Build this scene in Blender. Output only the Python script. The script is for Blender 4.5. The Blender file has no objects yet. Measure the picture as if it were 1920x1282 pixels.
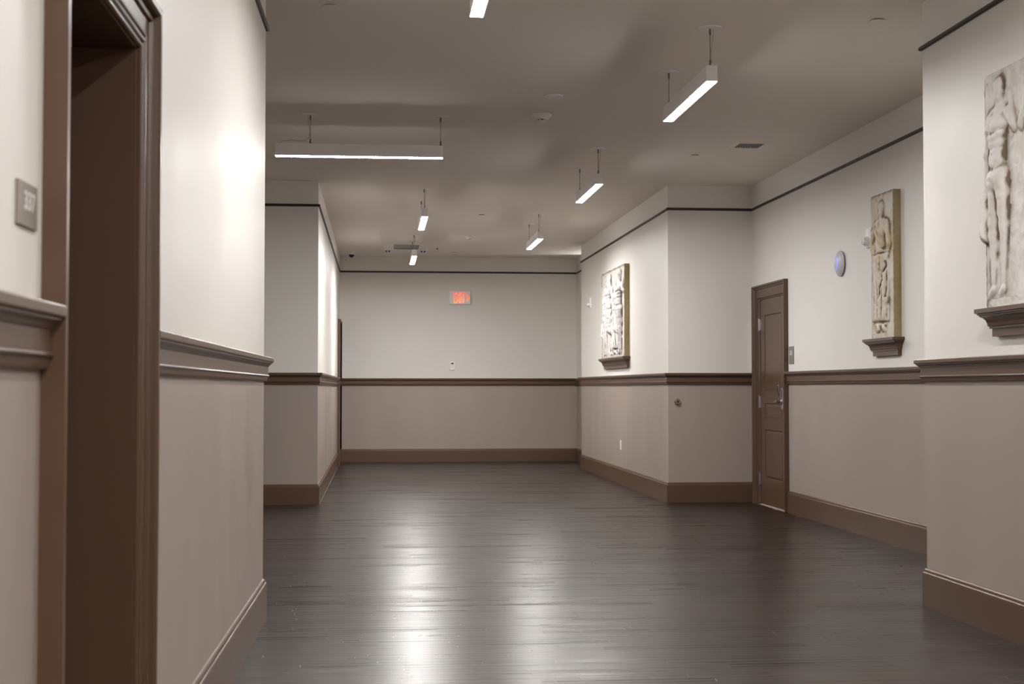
import bpy, bmesh, math, random
import numpy as np
from mathutils import Vector, Matrix, Euler

random.seed(7)
rng = np.random.default_rng(11)
S = bpy.context.scene
COL = S.collection

# ------------------------------------------------------------------ camera
F_PX, W_PX = 2667.0, 1920.0
pitch = math.atan(86.0 / F_PX)
yaw = math.atan(254.0 * math.cos(pitch) / F_PX)
cam = bpy.data.cameras.new('camera')
cam.sensor_width = 36.0
cam.lens = 36.0 * F_PX / W_PX
cam.clip_start = 0.05
cam.clip_end = 100
cam.dof.use_dof = True
cam.dof.focus_distance = 11.5
cam.dof.aperture_fstop = 6.3
camo = bpy.data.objects.new('camera', cam)
COL.objects.link(camo)
camo.location = (0, 0, 1.2)
camo.rotation_euler = Euler((math.pi / 2 + pitch, 0, -yaw), 'XYZ')
S.camera = camo

# ------------------------------------------------------------------ world, exposure
w = bpy.data.worlds.new('world'); S.world = w; w.use_nodes = True
w.node_tree.nodes['Background'].inputs[0].default_value = (0.6, 0.6, 0.65, 1)
w.node_tree.nodes['Background'].inputs[1].default_value = 0.02
S.view_settings.view_transform = 'Standard'
S.view_settings.look = 'None'
S.view_settings.gamma = 1.0
S.view_settings.use_curve_mapping = False
S.view_settings.exposure = 0.0
try:
    S.cycles.max_bounces = 10
    S.cycles.diffuse_bounces = 7
    S.cycles.sample_clamp_indirect = 6.0
except Exception:
    pass
LAMP = 264.0        # radiance of the pendant diffusers

# ------------------------------------------------------------------ materials
def s2l(c):
    c = c / 255.0
    return c / 12.92 if c <= 0.04045 else ((c + 0.055) / 1.055) ** 2.4

def rgb(r, g, b):
    return (s2l(r), s2l(g), s2l(b), 1.0)

MATS = {}
def mat(name, color, rough=0.5, metal=0.0, spec=0.5, var=0.0, scale=(1, 1, 1), bump=0.0, bscale=None,
        nscale=6.0, rvar=0.0, coat=0.0):
    """painted or plain surface: colour with a faint noise, optional fine relief"""
    m = bpy.data.materials.new(name); m.use_nodes = True
    nt = m.node_tree; b = nt.nodes['Principled BSDF']
    b.inputs['Base Color'].default_value = color
    b.inputs['Roughness'].default_value = rough
    b.inputs['Metallic'].default_value = metal
    b.inputs['Specular IOR Level'].default_value = spec
    if coat: b.inputs['Coat Weight'].default_value = coat
    tc = nt.nodes.new('ShaderNodeTexCoord')
    if var or rvar or True:
        mp = nt.nodes.new('ShaderNodeMapping'); mp.inputs['Scale'].default_value = scale
        nz = nt.nodes.new('ShaderNodeTexNoise'); nz.inputs['Scale'].default_value = nscale
        nz.inputs['Detail'].default_value = 5
        nt.links.new(tc.outputs['Object'], mp.inputs['Vector']); nt.links.new(mp.outputs[0], nz.inputs['Vector'])
    if True:
        v = var or 0.02
        mx = nt.nodes.new('ShaderNodeMix'); mx.data_type = 'RGBA'
        dk = tuple(c * (1 - v) for c in color[:3]) + (1,)
        lt = tuple(min(1, c * (1 + v)) for c in color[:3]) + (1,)
        mx.inputs[6].default_value = dk; mx.inputs[7].default_value = lt
        nt.links.new(nz.outputs['Fac'], mx.inputs[0]); nt.links.new(mx.outputs[2], b.inputs['Base Color'])
    if rvar:
        mr = nt.nodes.new('ShaderNodeMapRange')
        mr.inputs[1].default_value = 0.3; mr.inputs[2].default_value = 0.7
        mr.inputs[3].default_value = rough - rvar; mr.inputs[4].default_value = rough + rvar
        nt.links.new(nz.outputs['Fac'], mr.inputs[0]); nt.links.new(mr.outputs[0], b.inputs['Roughness'])
    if bump:
        n2 = nt.nodes.new('ShaderNodeTexNoise'); n2.inputs['Scale'].default_value = bscale or 60
        n2.inputs['Detail'].default_value = 3
        bp = nt.nodes.new('ShaderNodeBump'); bp.inputs['Strength'].default_value = bump
        bp.inputs['Distance'].default_value = 0.002
        nt.links.new(tc.outputs['Object'], n2.inputs['Vector'])
        nt.links.new(n2.outputs['Fac'], bp.inputs['Height']); nt.links.new(bp.outputs[0], b.inputs['Normal'])
    MATS[name] = m
    return m

def emis(name, color, strength):
    m = bpy.data.materials.new(name); m.use_nodes = True
    nt = m.node_tree; nt.nodes.remove(nt.nodes['Principled BSDF'])
    e = nt.nodes.new('ShaderNodeEmission'); e.inputs[0].default_value = color; e.inputs[1].default_value = strength
    nt.links.new(e.outputs[0], nt.nodes['Material Output'].inputs[0])
    MATS[name] = m
    return m

M_UP = mat('paint_off_white', (0.76, 0.735, 0.692, 1), 0.48, spec=0.3, var=0.03, nscale=1.2, scale=(1, 1, 0.5), bump=0.12, bscale=90, rvar=0.05)
M_LOW = mat('paint_taupe', (0.345, 0.290, 0.252, 1), 0.40, var=0.10, nscale=3.0, scale=(1, 1, 0.12), bump=0.12, bscale=90, rvar=0.06)
M_CEIL = mat('paint_ceiling', (0.91, 0.845, 0.775, 1), 0.8, spec=0.25, var=0.02, nscale=1.0)
M_TRIM = mat('paint_brown', (0.098, 0.055, 0.034, 1), 0.32, spec=0.38, var=0.06, nscale=5, bump=0.05, bscale=40)
M_LINE = mat('paint_dark_line', (0.022, 0.013, 0.013, 1), 0.5)
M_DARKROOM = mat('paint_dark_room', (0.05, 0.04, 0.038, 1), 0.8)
M_WHITE = mat('white_plastic', (0.88, 0.86, 0.86, 1), 0.4)
M_HOUSE = mat('white_powder_coat', (0.93, 0.90, 0.90, 1), 0.45)
M_CANOPY = mat('white_canopy_metal', (0.90, 0.87, 0.86, 1), 0.45)
M_CABLE = mat('steel_cable', (0.22, 0.19, 0.16, 1), 0.4, metal=0.6)
M_GRIP = mat('nickel_gripper', (0.20, 0.17, 0.13, 1), 0.35, metal=0.8)
M_CORD = mat('clear_cord', (0.50, 0.46, 0.41, 1), 0.4)
M_CHROME = mat('satin_chrome', (0.62, 0.61, 0.62, 1), 0.22, metal=1.0)
M_LENS = mat('clear_lens', (0.88, 0.87, 0.90, 1), 0.12, metal=0.1)
M_BLACK = mat('black_plastic', (0.012, 0.011, 0.014, 1), 0.3)
M_VENTDARK = mat('dark_duct', (0.03, 0.028, 0.026, 1), 0.8)
M_VENT = mat('grey_vent_metal', (0.24, 0.22, 0.19, 1), 0.5)
M_SIGN = mat('taupe_sign_plastic', (0.225, 0.190, 0.160, 1), 0.45, var=0.04)
M_SIGNTXT = mat('pale_sign_lettering', (0.66, 0.62, 0.60, 1), 0.5)
M_SUB = mat('raw_board_edge', (0.42, 0.33, 0.26, 1), 0.7)
M_LAMP = emis('lamp_diffuser', (1.0, 0.975, 0.955, 1), LAMP)
M_LAMP_UP = emis('uplight_diffuser', (1.0, 0.975, 0.955, 1), LAMP * 0.45)
M_LAMP_FAR = emis('lamp_diffuser_far', (1.0, 0.975, 0.955, 1), LAMP * 1.45)
M_LAMP_DIM = emis('lamp_diffuser_dimmed', (1.0, 0.975, 0.955, 1), LAMP * 0.52)   # one pendant's output lowered to keep the left wall from clipping
M_BLUE = emis('blue_status_light', (0.13, 0.17, 1.0, 1), 2.2)

# exit lettering: glows red above, amber below
M_EXIT = bpy.data.materials.new('exit_letters'); M_EXIT.use_nodes = True
_nt = M_EXIT.node_tree; _nt.nodes.remove(_nt.nodes['Principled BSDF'])
_e = _nt.nodes.new('ShaderNodeEmission'); _e.inputs[1].default_value = 3.6
_g = _nt.nodes.new('ShaderNodeNewGeometry'); _sx = _nt.nodes.new('ShaderNodeSeparateXYZ')
_mr = _nt.nodes.new('ShaderNodeMapRange'); _mr.inputs[1].default_value = 2.57; _mr.inputs[2].default_value = 2.70
_mx = _nt.nodes.new('ShaderNodeMix'); _mx.data_type = 'RGBA'
_mx.inputs[6].default_value = (1.0, 0.15, 0.004, 1); _mx.inputs[7].default_value = (1.0, 0.035, 0.008, 1)
_nt.links.new(_g.outputs['Position'], _sx.inputs[0]); _nt.links.new(_sx.outputs[2], _mr.inputs[0])
_nt.links.new(_mr.outputs[0], _mx.inputs[0]); _nt.links.new(_mx.outputs[2], _e.inputs[0])
_nt.links.new(_e.outputs[0], _nt.nodes['Material Output'].inputs[0])

def floor_material():
    m = bpy.data.materials.new('dark_oak_boards'); m.use_nodes = True
    nt = m.node_tree; b = nt.nodes['Principled BSDF']; L = nt.links
    g = nt.nodes.new('ShaderNodeNewGeometry')
    tone = nt.nodes.new('ShaderNodeAttribute'); tone.attribute_name = 'tone'
    mp = nt.nodes.new('ShaderNodeMapping'); mp.inputs['Scale'].default_value = (1.2, 38, 1)
    L.new(g.outputs['Position'], mp.inputs['Vector'])
    n1 = nt.nodes.new('ShaderNodeTexNoise'); n1.inputs['Scale'].default_value = 3.0; n1.inputs['Detail'].default_value = 6
    n1.inputs['Roughness'].default_value = 0.65
    L.new(mp.outputs[0], n1.inputs['Vector'])
    cr = nt.nodes.new('ShaderNodeValToRGB')
    cr.color_ramp.elements[0].position = 0.3; cr.color_ramp.elements[0].color = (0.008, 0.0047, 0.0042, 1)
    cr.color_ramp.elements[1].position = 0.75; cr.color_ramp.elements[1].color = (0.033, 0.0185, 0.014, 1)
    ad = nt.nodes.new('ShaderNodeMath'); ad.operation = 'MULTIPLY_ADD'
    L.new(tone.outputs['Fac'], ad.inputs[0]); ad.inputs[1].default_value = 0.35; 
    L.new(n1.outputs['Fac'], ad.inputs[2])
    sb = nt.nodes.new('ShaderNodeMath'); sb.operation = 'SUBTRACT'; sb.inputs[1].default_value = 0.16
    L.new(ad.outputs[0], sb.inputs[0]); L.new(sb.outputs[0], cr.inputs[0])
    # worn scuffs: pale short marks along the boards
    mp2 = nt.nodes.new('ShaderNodeMapping'); mp2.inputs['Scale'].default_value = (3.0, 26, 1)
    L.new(g.outputs['Position'], mp2.inputs['Vector'])
    n2 = nt.nodes.new('ShaderNodeTexNoise'); n2.inputs['Scale'].default_value = 1.7; n2.inputs['Detail'].default_value = 2
    L.new(mp2.outputs[0], n2.inputs['Vector'])
    mr = nt.nodes.new('ShaderNodeMapRange'); mr.inputs[1].default_value = 0.735; mr.inputs[2].default_value = 0.79
    mr.inputs[3].default_value = 0.0; mr.inputs[4].default_value = 0.55
    L.new(n2.outputs['Fac'], mr.inputs[0])
    mx = nt.nodes.new('ShaderNodeMix'); mx.data_type = 'RGBA'
    L.new(mr.outputs[0], mx.inputs[0]); L.new(cr.outputs[0], mx.inputs[6]); mx.inputs[7].default_value = (0.17, 0.135, 0.12, 1)
    L.new(mx.outputs[2], b.inputs['Base Color'])
    # gloss varies board by board and along the grain
    mp3 = nt.nodes.new('ShaderNodeMapping'); mp3.inputs['Scale'].default_value = (0.8, 16, 1)
    L.new(g.outputs['Position'], mp3.inputs['Vector'])
    n3 = nt.nodes.new('ShaderNodeTexNoise'); n3.inputs['Scale'].default_value = 1.6; n3.inputs['Detail'].default_value = 4
    L.new(mp3.outputs[0], n3.inputs['Vector'])
    mr3 = nt.nodes.new('ShaderNodeMapRange'); mr3.inputs[1].default_value = 0.3; mr3.inputs[2].default_value = 0.7
    mr3.inputs[3].default_value = 0.272; mr3.inputs[4].default_value = 0.292
    L.new(n3.outputs['Fac'], mr3.inputs[0]); L.new(mr3.outputs[0], b.inputs['Roughness'])
    b.inputs['Specular IOR Level'].default_value = 0.36
    mp4 = nt.nodes.new('ShaderNodeMapping'); mp4.inputs['Scale'].default_value = (0.7, 60, 1)
    L.new(g.outputs['Position'], mp4.inputs['Vector'])
    n4 = nt.nodes.new('ShaderNodeTexNoise'); n4.inputs['Scale'].default_value = 2.0; n4.inputs['Detail'].default_value = 4
    L.new(mp4.outputs[0], n4.inputs['Vector'])
    bp = nt.nodes.new('ShaderNodeBump'); bp.inputs['Strength'].default_value = 0.8; bp.inputs['Distance'].default_value = 0.0007
    L.new(n4.outputs['Fac'], bp.inputs['Height']); L.new(bp.outputs[0], b.inputs['Normal'])
    return m
M_FLOOR = floor_material()

def plaster(name, clean, stain, dirt_shade, amt, stain_lo=0.5, stain_hi=0.7, sscale=6.0, vstretch=0.5):
    m = bpy.data.materials.new(name); m.use_nodes = True
    nt = m.node_tree; b = nt.nodes['Principled BSDF']; L = nt.links
    tc = nt.nodes.new('ShaderNodeTexCoord')
    mp = nt.nodes.new('ShaderNodeMapping'); mp.inputs['Scale'].default_value = (1, 1, vstretch)
    L.new(tc.outputs['Object'], mp.inputs['Vector'])
    n1 = nt.nodes.new('ShaderNodeTexNoise'); n1.inputs['Scale'].default_value = sscale; n1.inputs['Detail'].default_value = 6
    L.new(mp.outputs[0], n1.inputs['Vector'])
    mr = nt.nodes.new('ShaderNodeMapRange'); mr.inputs[1].default_value = stain_lo; mr.inputs[2].default_value = stain_hi
    L.new(n1.outputs['Fac'], mr.inputs[0])
    mx = nt.nodes.new('ShaderNodeMix'); mx.data_type = 'RGBA'
    mx.inputs[6].default_value = clean; mx.inputs[7].default_value = stain
    L.new(mr.outputs[0], mx.inputs[0])
    at = nt.nodes.new('ShaderNodeAttribute'); at.attribute_name = 'patina_shade'
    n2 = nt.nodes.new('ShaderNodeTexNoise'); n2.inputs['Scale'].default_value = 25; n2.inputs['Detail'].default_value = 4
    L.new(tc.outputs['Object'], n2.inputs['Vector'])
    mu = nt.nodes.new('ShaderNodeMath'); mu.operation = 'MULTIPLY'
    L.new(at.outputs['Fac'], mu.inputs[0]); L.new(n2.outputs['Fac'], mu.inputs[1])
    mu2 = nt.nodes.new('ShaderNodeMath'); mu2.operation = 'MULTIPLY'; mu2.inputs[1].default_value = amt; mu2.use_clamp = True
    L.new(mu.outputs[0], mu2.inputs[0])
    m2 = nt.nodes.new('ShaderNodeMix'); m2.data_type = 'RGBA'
    L.new(mu2.outputs[0], m2.inputs[0]); L.new(mx.outputs[2], m2.inputs[6]); m2.inputs[7].default_value = dirt_shade
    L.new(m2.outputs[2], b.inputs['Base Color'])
    b.inputs['Roughness'].default_value = 0.6
    bp = nt.nodes.new('ShaderNodeBump'); bp.inputs['Strength'].default_value = 0.35; bp.inputs['Distance'].default_value = 0.004
    L.new(n2.outputs['Fac'], bp.inputs['Height']); L.new(bp.outputs[0], b.inputs['Normal'])
    return m

# ------------------------------------------------------------------ mesh helpers
class MB:
    def __init__(s): s.v = []; s.f = []; s.mi = []
    def add(s, vs, fs, mi=0):
        o = len(s.v); s.v += [tuple(v) for v in vs]
        s.f += [tuple(i + o for i in f) for f in fs]; s.mi += [mi] * len(fs)
    def box(s, x0, y0, z0, x1, y1, z1, mi=0, T=None):
        vs = [(x, y, z) for z in (z0, z1) for y in (y0, y1) for x in (x0, x1)]
        if T: vs = [T(*v) for v in vs]
        s.add(vs, [(0, 2, 3, 1), (4, 5, 7, 6), (0, 1, 5, 4), (2, 6, 7, 3), (0, 4, 6, 2), (1, 3, 7, 5)], mi)
    def loft(s, loops, mi=0, cap=True, closed=True):
        n = len(loops[0]); o = len(s.v)
        for l in loops: s.v += [tuple(p) for p in l]
        fs = []
        for a in range(len(loops) - 1):
            for k in range(n if closed else n - 1):
                q = (k + 1) % n
                fs.append((o + a * n + k, o + a * n + q, o + (a + 1) * n + q, o + (a + 1) * n + k))
        if cap:
            fs.append(tuple(o + k for k in range(n))[::-1])
            fs.append(tuple(o + (len(loops) - 1) * n + k for k in range(n)))
        s.f += fs; s.mi += [mi] * len(fs)
    def lathe(s, prof, n=24, T=None, mi=0):
        """prof [(r, h)] about the local z axis"""
        loops = []
        for r, h in prof:
            l = [(r * math.cos(2 * math.pi * k / n), r * math.sin(2 * math.pi * k / n), h) for k in range(n)]
            loops.append([T(*p) for p in l] if T else l)
        s.loft(loops, mi)
    def tube(s, pts, r, n=8, mi=0):
        loops = []
        for i, p in enumerate(pts):
            a = Vector(pts[max(i - 1, 0)]); b = Vector(pts[min(i + 1, len(pts) - 1)])
            d = (b - a).normalized(); u = d.orthogonal().normalized()
            if i and loops:
                u = (lu - d * lu.dot(d)).normalized()
            lu = u; v = d.cross(u)
            rr = r[i] if isinstance(r, (list, tuple)) else r
            loops.append([tuple(Vector(p) + u * rr * math.cos(2 * math.pi * k / n) + v * rr * math.sin(2 * math.pi * k / n)) for k in range(n)])
        s.loft(loops, mi)
    def build(s, name, mats, parent=None, smooth=False, origin=None, bevel=0.0):
        me = bpy.data.meshes.new(name)
        off = Vector(origin) if origin else Vector((0, 0, 0))
        me.from_pydata([tuple(Vector(v) - off) for v in s.v], [], s.f)
        if not isinstance(mats, (list, tuple)): mats = [mats]
        for m in mats: me.materials.append(m)
        me.polygons.foreach_set('material_index', s.mi)
        bm = bmesh.new(); bm.from_mesh(me)
        bmesh.ops.recalc_face_normals(bm, faces=bm.faces[:])
        if bevel:
            bmesh.ops.bevel(bm, geom=[e for e in bm.edges if len(e.link_faces) == 2 and e.calc_face_angle(0) > 0.6],
                            offset=bevel, segments=2, affect='EDGES', profile=0.6)
        bm.to_mesh(me); bm.free()
        if smooth:
            me.polygons.foreach_set('use_smooth', [True] * len(me.polygons))
            try: me.set_sharp_from_angle(angle=math.radians(40))
            except Exception: pass
        me.update()
        o = bpy.data.objects.new(name, me); COL.objects.link(o); o.location = off
        if parent is not None:
            o.parent = parent
            o.location = off - Vector(parent_world(parent))
        return o

def parent_world(p):
    v = Vector((0, 0, 0))
    while p is not None:
        v += Vector(p.location); p = p.parent
    return v

def tag(o, label=None, cat=None, group=None, kind=None):
    if label: o['label'] = label
    if cat: o['category'] = cat
    if group: o['group'] = group
    if kind: o['kind'] = kind
    return o

def empty(name, loc, label=None, cat=None, group=None, kind=None):
    o = bpy.data.objects.new(name, None); COL.objects.link(o); o.location = loc
    o.empty_display_size = 0.1
    return tag(o, label, cat, group, kind)

# ------------------------------------------------------------------ room plan (inner wall faces, counter-clockwise)
HC = 3.337
def xl(y): return -0.601 - 0.0104 * (5.89 - y)
P = [Vector((3.015, -5.0)), Vector((3.015, 7.6)), Vector((3.957, 7.6)), Vector((3.957, 14.72)),
     Vector((3.05, 14.72)), Vector((3.05, 21.08)), Vector((3.275, 21.08)), Vector((3.275, 23.17)),
     Vector((-0.603, 23.17)), Vector((-0.603, 14.78)), Vector((-3.4, 14.78)), Vector((-3.4, 7.5)),
     Vector((xl(7.5), 7.5)), Vector((xl(-5), -5.0))]
NP = len(P)
SIDE = ['near_right', 'recess_return_right', 'recess_right', 'facing_right', 'corridor_right', 'end_return_right',
        'end_right', 'back', 'corridor_left', 'facing_left', 'alcove_left', 'alcove_return_left', 'near_left', 'front']
def rundir(i):
    d = (P[(i + 1) % NP] - P[i]).normalized()
    return d, Vector((-d.y, d.x))          # direction, inward normal
def off_pt(i, p):
    """vertex i of the plan moved inward by p, mitred"""
    d0, n0 = rundir((i - 1) % NP); d1, n1 = rundir(i)
    b = (n0 + n1)
    return P[i] + b * (p / (1 + n0.dot(n1)))
def along(i, s, p, z):
    d, n = rundir(i)
    q = P[i] + d * s + n * p
    return (q.x, q.y, z)
def run_len(i): return (P[(i + 1) % NP] - P[i]).length

def sweep(mb, i, prof, cuts=()):
    """extrude a closed profile [(p, z)] along run i, mitred at its ends, broken at cuts [(s0, s1)]"""
    L = run_len(i)
    edges = [0.0]
    for a, b in sorted(cuts): edges += [a, b]
    edges.append(L)
    for k in range(0, len(edges), 2):
        a, b = edges[k], edges[k + 1]
        if b - a < 0.004: continue
        la = [(*off_pt(i, p), z) for p, z in prof] if a == 0.0 else [along(i, a, p, z) for p, z in prof]
        lb = [(*off_pt((i + 1) % NP, p), z) for p, z in prof] if b == L else [along(i, b, p, z) for p, z in prof]
        mb.loft([la, lb])

# door openings: run -> (s0, s1, top)
dR = (13.54 - 7.6, 14.47 - 7.6, 2.125)                                # right recess wall
def s_left(y): return (P[12] - Vector((xl(y), y))).length
dL = (s_left(3.733), s_left(2.893), 2.082)                            # near left wall
dF = (23.17 - 23.10, 23.17 - 22.33, 2.14)                             # corridor left wall, by the back wall
DOORS = {2: dR, 12: dL, 8: dF}
SIDE_GAP = (0.06, 1.50)                                                # open side passage at the corridor's far right
CW = 0.13

ZS = 1.30
for i in range(NP):
    mb = MB(); L = run_len(i); TH = -0.12
    def seg(a, b, z0, z1, mi):
        if b - a < 1e-4 or z1 - z0 < 1e-4: return
        q = []
        for z in (z0, z1):
            ia = (*P[i], z) if a == 0 else along(i, a, 0, z)
            ib = (*P[(i + 1) % NP], z) if b == L else along(i, b, 0, z)
            oa = (*off_pt(i, TH), z) if a == 0 else along(i, a, TH, z)
            ob = (*off_pt((i + 1) % NP, TH), z) if b == L else along(i, b, TH, z)
            q.append([ia, ib, ob, oa])
        mb.loft(q, mi)
    def col(a, b, z0):
        if z0 < ZS: seg(a, b, z0, ZS, 1); seg(a, b, ZS, HC, 0)
        else: seg(a, b, z0, HC, 0)
    if i in DOORS:
        s0, s1, zt = DOORS[i]
        col(0, s0, -0.02); col(s1, L, -0.02); col(s0, s1, zt)
    elif i == 6:
        col(0, SIDE_GAP[0], -0.02); col(SIDE_GAP[1], L, -0.02)
    else:
        col(0, L, -0.02)
    o = mb.build('wall_' + SIDE[i], [M_UP, M_LOW])
    tag(o, kind='structure')

# ------------------------------------------------------------------ ceiling and floor
mb = MB()
mb.box(-3.9, -5.5, HC, 5.6, 23.6, HC + 0.12)
tag(mb.build('ceiling', M_CEIL), kind='structure')

floor = empty('floor', (0, 0, 0), kind='structure')
mb = MB(); mb.box(-3.9, -5.5, -0.12, 5.6, 23.6, -0.0021)
mb.build('subfloor', M_SUB, floor)
BW = 0.0572
def board_mesh(mb, x0, x1, y0, y1, tilt, crown, xt):
    yc = (y0 + y1) / 2; h = (y1 - y0) / 2
    z0 = -0.002
    vs = []
    for x, sx in ((x0, -1), (x1, 1)):
        for y, t in ((y0, -1), (yc - h * 0.35, -0.35), (yc + h * 0.35, 0.35), (y1, 1)):
            vs.append((x, y, -0.0006 + crown * (1 - t * t) * 0.0006 + tilt * t * 0.00022 + xt * sx * 0.0002))
    vs += [(x0, y0, z0), (x0, y1, z0), (x1, y0, z0), (x1, y1, z0)]
    fs = [(0, 4, 5, 1), (1, 5, 6, 2), (2, 6, 7, 3), (8, 10, 4, 0), (9, 3, 7, 11), (8, 0, 1, 2, 3, 9), (10, 11, 7, 6, 5, 4)]
    mb.add(vs, fs)

def regions(y):
    r = [(-0.58, 3.0)]
    if 7.5 < y < 14.78: r[0] = (-1.9, r[0][1])
    if 7.6 < y < 14.72: r[0] = (r[0][0], 3.94)
    elif y >= 14.72: r[0] = (r[0][0], 3.04 if y < 21.08 else 3.26)
    return r[0]
rest = MB(); rest_tone = []
individual = []
y = 5.25; row = 0
while y < 23.15:
    xa, xb = regions(y + BW / 2)
    x = xa - random.uniform(0, 0.8)
    while x < xb:
        ln = random.choice((0.35, 0.5, 0.65, 0.8, 1.0, 1.2)) * random.uniform(0.9, 1.15)
        b0, b1 = max(x, xa), min(x + ln, xb)
        gap = random.choice((0.0008, 0.0012, 0.002, 0.0038, 0.005))
        if b1 - b0 > 0.03:
            args = (b0, b1 - gap, y, y + BW - 0.0006, random.gauss(0, 1.5), random.uniform(0.1, 1.0), random.gauss(0, 0.5))
            tone = random.random() * 0.8
            # in view and large: boards between the left wall and the right pier nearest the camera
            vis = (b1 > -0.35 and b0 < 0.02 + y * 0.456)
            if vis and len(individual) < 290:
                individual.append((args, tone))
            else:
                n0 = len(rest.v); board_mesh(rest, *args); rest_tone += [tone] * (len(rest.v) - n0)
        x += ln
    y += BW; row += 1
def set_attr(me, name, vals):
    a = me.attributes.new(name, 'FLOAT', 'POINT'); a.data.foreach_set('value', vals)
def raw_mesh(mb, name, m, parent, tones):
    me = bpy.data.meshes.new(name); me.from_pydata(mb.v, [], mb.f); me.materials.append(m)
    set_attr(me, 'tone', tones); me.update()
    o = bpy.data.objects.new(name, me); COL.objects.link(o); o.parent = parent
    return o
for args, tone in individual:
    mb = MB(); board_mesh(mb, *args)
    raw_mesh(mb, 'floor_board', M_FLOOR, floor, [tone] * len(mb.v))
o = raw_mesh(rest, 'floor_boards_far', M_FLOOR, floor, rest_tone); tag(o, kind='stuff')
mb = MB(); mb.box(-0.62, -4.98, -0.002, 3.0, 5.249, 0.0)
raw_mesh(mb, 'floor_boards_near', M_FLOOR, floor, [0.4] * 8)
mb = MB(); mb.box(-3.39, 7.52, -0.002, -1.9, 14.77, 0.0)
raw_mesh(mb, 'floor_boards_alcove', M_FLOOR, floor, [0.4] * 8)

mb = MB()
mb.box(3.395, 21.02, -0.02, 5.4, 21.14, HC); mb.box(3.395, 22.58, -0.02, 5.4, 22.70, HC); mb.box(5.3, 21.14, -0.02, 5.42, 22.58, HC)
tag(mb.build('wall_side_passage', [M_UP]), kind='structure')
mb = MB(); mb.box(3.26, 21.14, -0.002, 5.3, 22.58, 0.0)
raw_mesh(mb, 'floor_boards_passage', M_FLOOR, floor, [0.4] * 8)
# wall uplight inside the passage, throwing light on the ceiling of the end bay
t = empty('wall_uplight', (3.95, 22.58, 2.55), 'wall uplight inside the side passage at the far end, hidden behind the corridor corner', 'wall lamp')
mb = MB(); mb.box(3.70, 22.46, 2.50, 4.20, 22.47, 2.60); mb.box(3.70, 22.47, 2.50, 4.20, 22.58, 2.51)
mb.box(3.70, 22.47, 2.51, 3.71, 22.58, 2.60); mb.box(4.19, 22.47, 2.51, 4.20, 22.58, 2.60); mb.build('trough', M_HOUSE, t)
mb = MB(); mb.box(3.72, 22.48, 2.575, 4.18, 22.57, 2.585); mb.build('diffuser', M_LAMP_UP, t)

# ------------------------------------------------------------------ baseboards, chair rails, picture rails
PB = [(0, 0.0), (0.02, 0.0), (0.02, 0.178), (0.0185, 0.186), (0.015, 0.190), (0.0125, 0.191), (0.0125, 0.195),
      (0.011, 0.203), (0.006, 0.209), (0, 0.211)]
PC = [(0, 1.235), (0.014, 1.235), (0.017, 1.242), (0.019, 1.256), (0.024, 1.258), (0.027, 1.262), (0.024, 1.266), (0.021, 1.268),
      (0.021, 1.308), (0.024, 1.311), (0.030, 1.320), (0.040, 1.327), (0.040, 1.331), (0.047, 1.333), (0.048, 1.336),
      (0.048, 1.352), (0.046, 1.356), (0, 1.357)]
PP = [(0, 3.072), (0.010, 3.072), (0.017, 3.078), (0.018, 3.088), (0.012, 3.096), (0, 3.100)]
n_trim = 1
for i in range(NP):
    cuts = []
    if i in DOORS:
        s0, s1, _ = DOORS[i]; cuts = [(max(0.0, s0 - CW), s1 + CW)]
        if cuts[0][0] <= 0.005: cuts = [(0.001, s1 + CW)]
    if i == 6: cuts = [SIDE_GAP]
    mb = MB(); sweep(mb, i, PB, cuts)
    tag(mb.build('baseboard_' + SIDE[i], M_TRIM), kind='structure')
    mb = MB(); sweep(mb, i, PC, cuts)
    tag(mb.build('trim_%d' % n_trim, M_TRIM), kind='structure'); n_trim += 1
    mb = MB(); sweep(mb, i, PP, [SIDE_GAP] if i == 6 else ())
    tag(mb.build('trim_%d' % n_trim, M_LINE), kind='structure'); n_trim += 1

# ------------------------------------------------------------------ doors
def casing(mb, i, s0, s1, zt, prof, clip0=None):
    """moulded architrave round an opening: prof [(u outward from the opening, p proud of the wall)]"""
    def loop(leg):
        out = []
        for u, p in prof:
            a = s0 - u if clip0 is None else max(s0 - u, clip0)
            if leg == 0: out.append(along(i, a, p, 0.0))
            elif leg == 1: out.append(along(i, a, p, zt + u))
            elif leg == 2: out.append(along(i, s1 + u, p, zt + u))
            else: out.append(along(i, s1 + u, p, 0.0))
        return out
    mb.loft([loop(k) for k in range(4)])
CP = [(0, 0.0), (0, 0.012), (0.004, 0.016), (0.009, 0.016), (0.012, 0.011), (0.017, 0.011), (0.019, 0.019), (0.025, 0.021),
      (0.028, 0.013), (0.036, 0.013), (0.038, 0.020), (0.044, 0.021), (0.046, 0.016), (0.088, 0.018), (0.090, 0.026), (0.097, 0.029),
      (0.099, 0.023), (0.106, 0.025), (0.108, 0.040), (0.113, 0.047), (0.130, 0.047), (0.130, 0.0)]
CP1 = [(0, 0.0), (0, 0.010), (0.006, 0.016), (0.012, 0.016), (0.014, 0.012), (0.090, 0.013), (0.096, 0.024), (0.106, 0.030),
       (0.110, 0.036), (0.112, 0.045), (0.130, 0.045), (0.130, 0.0)]

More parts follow.
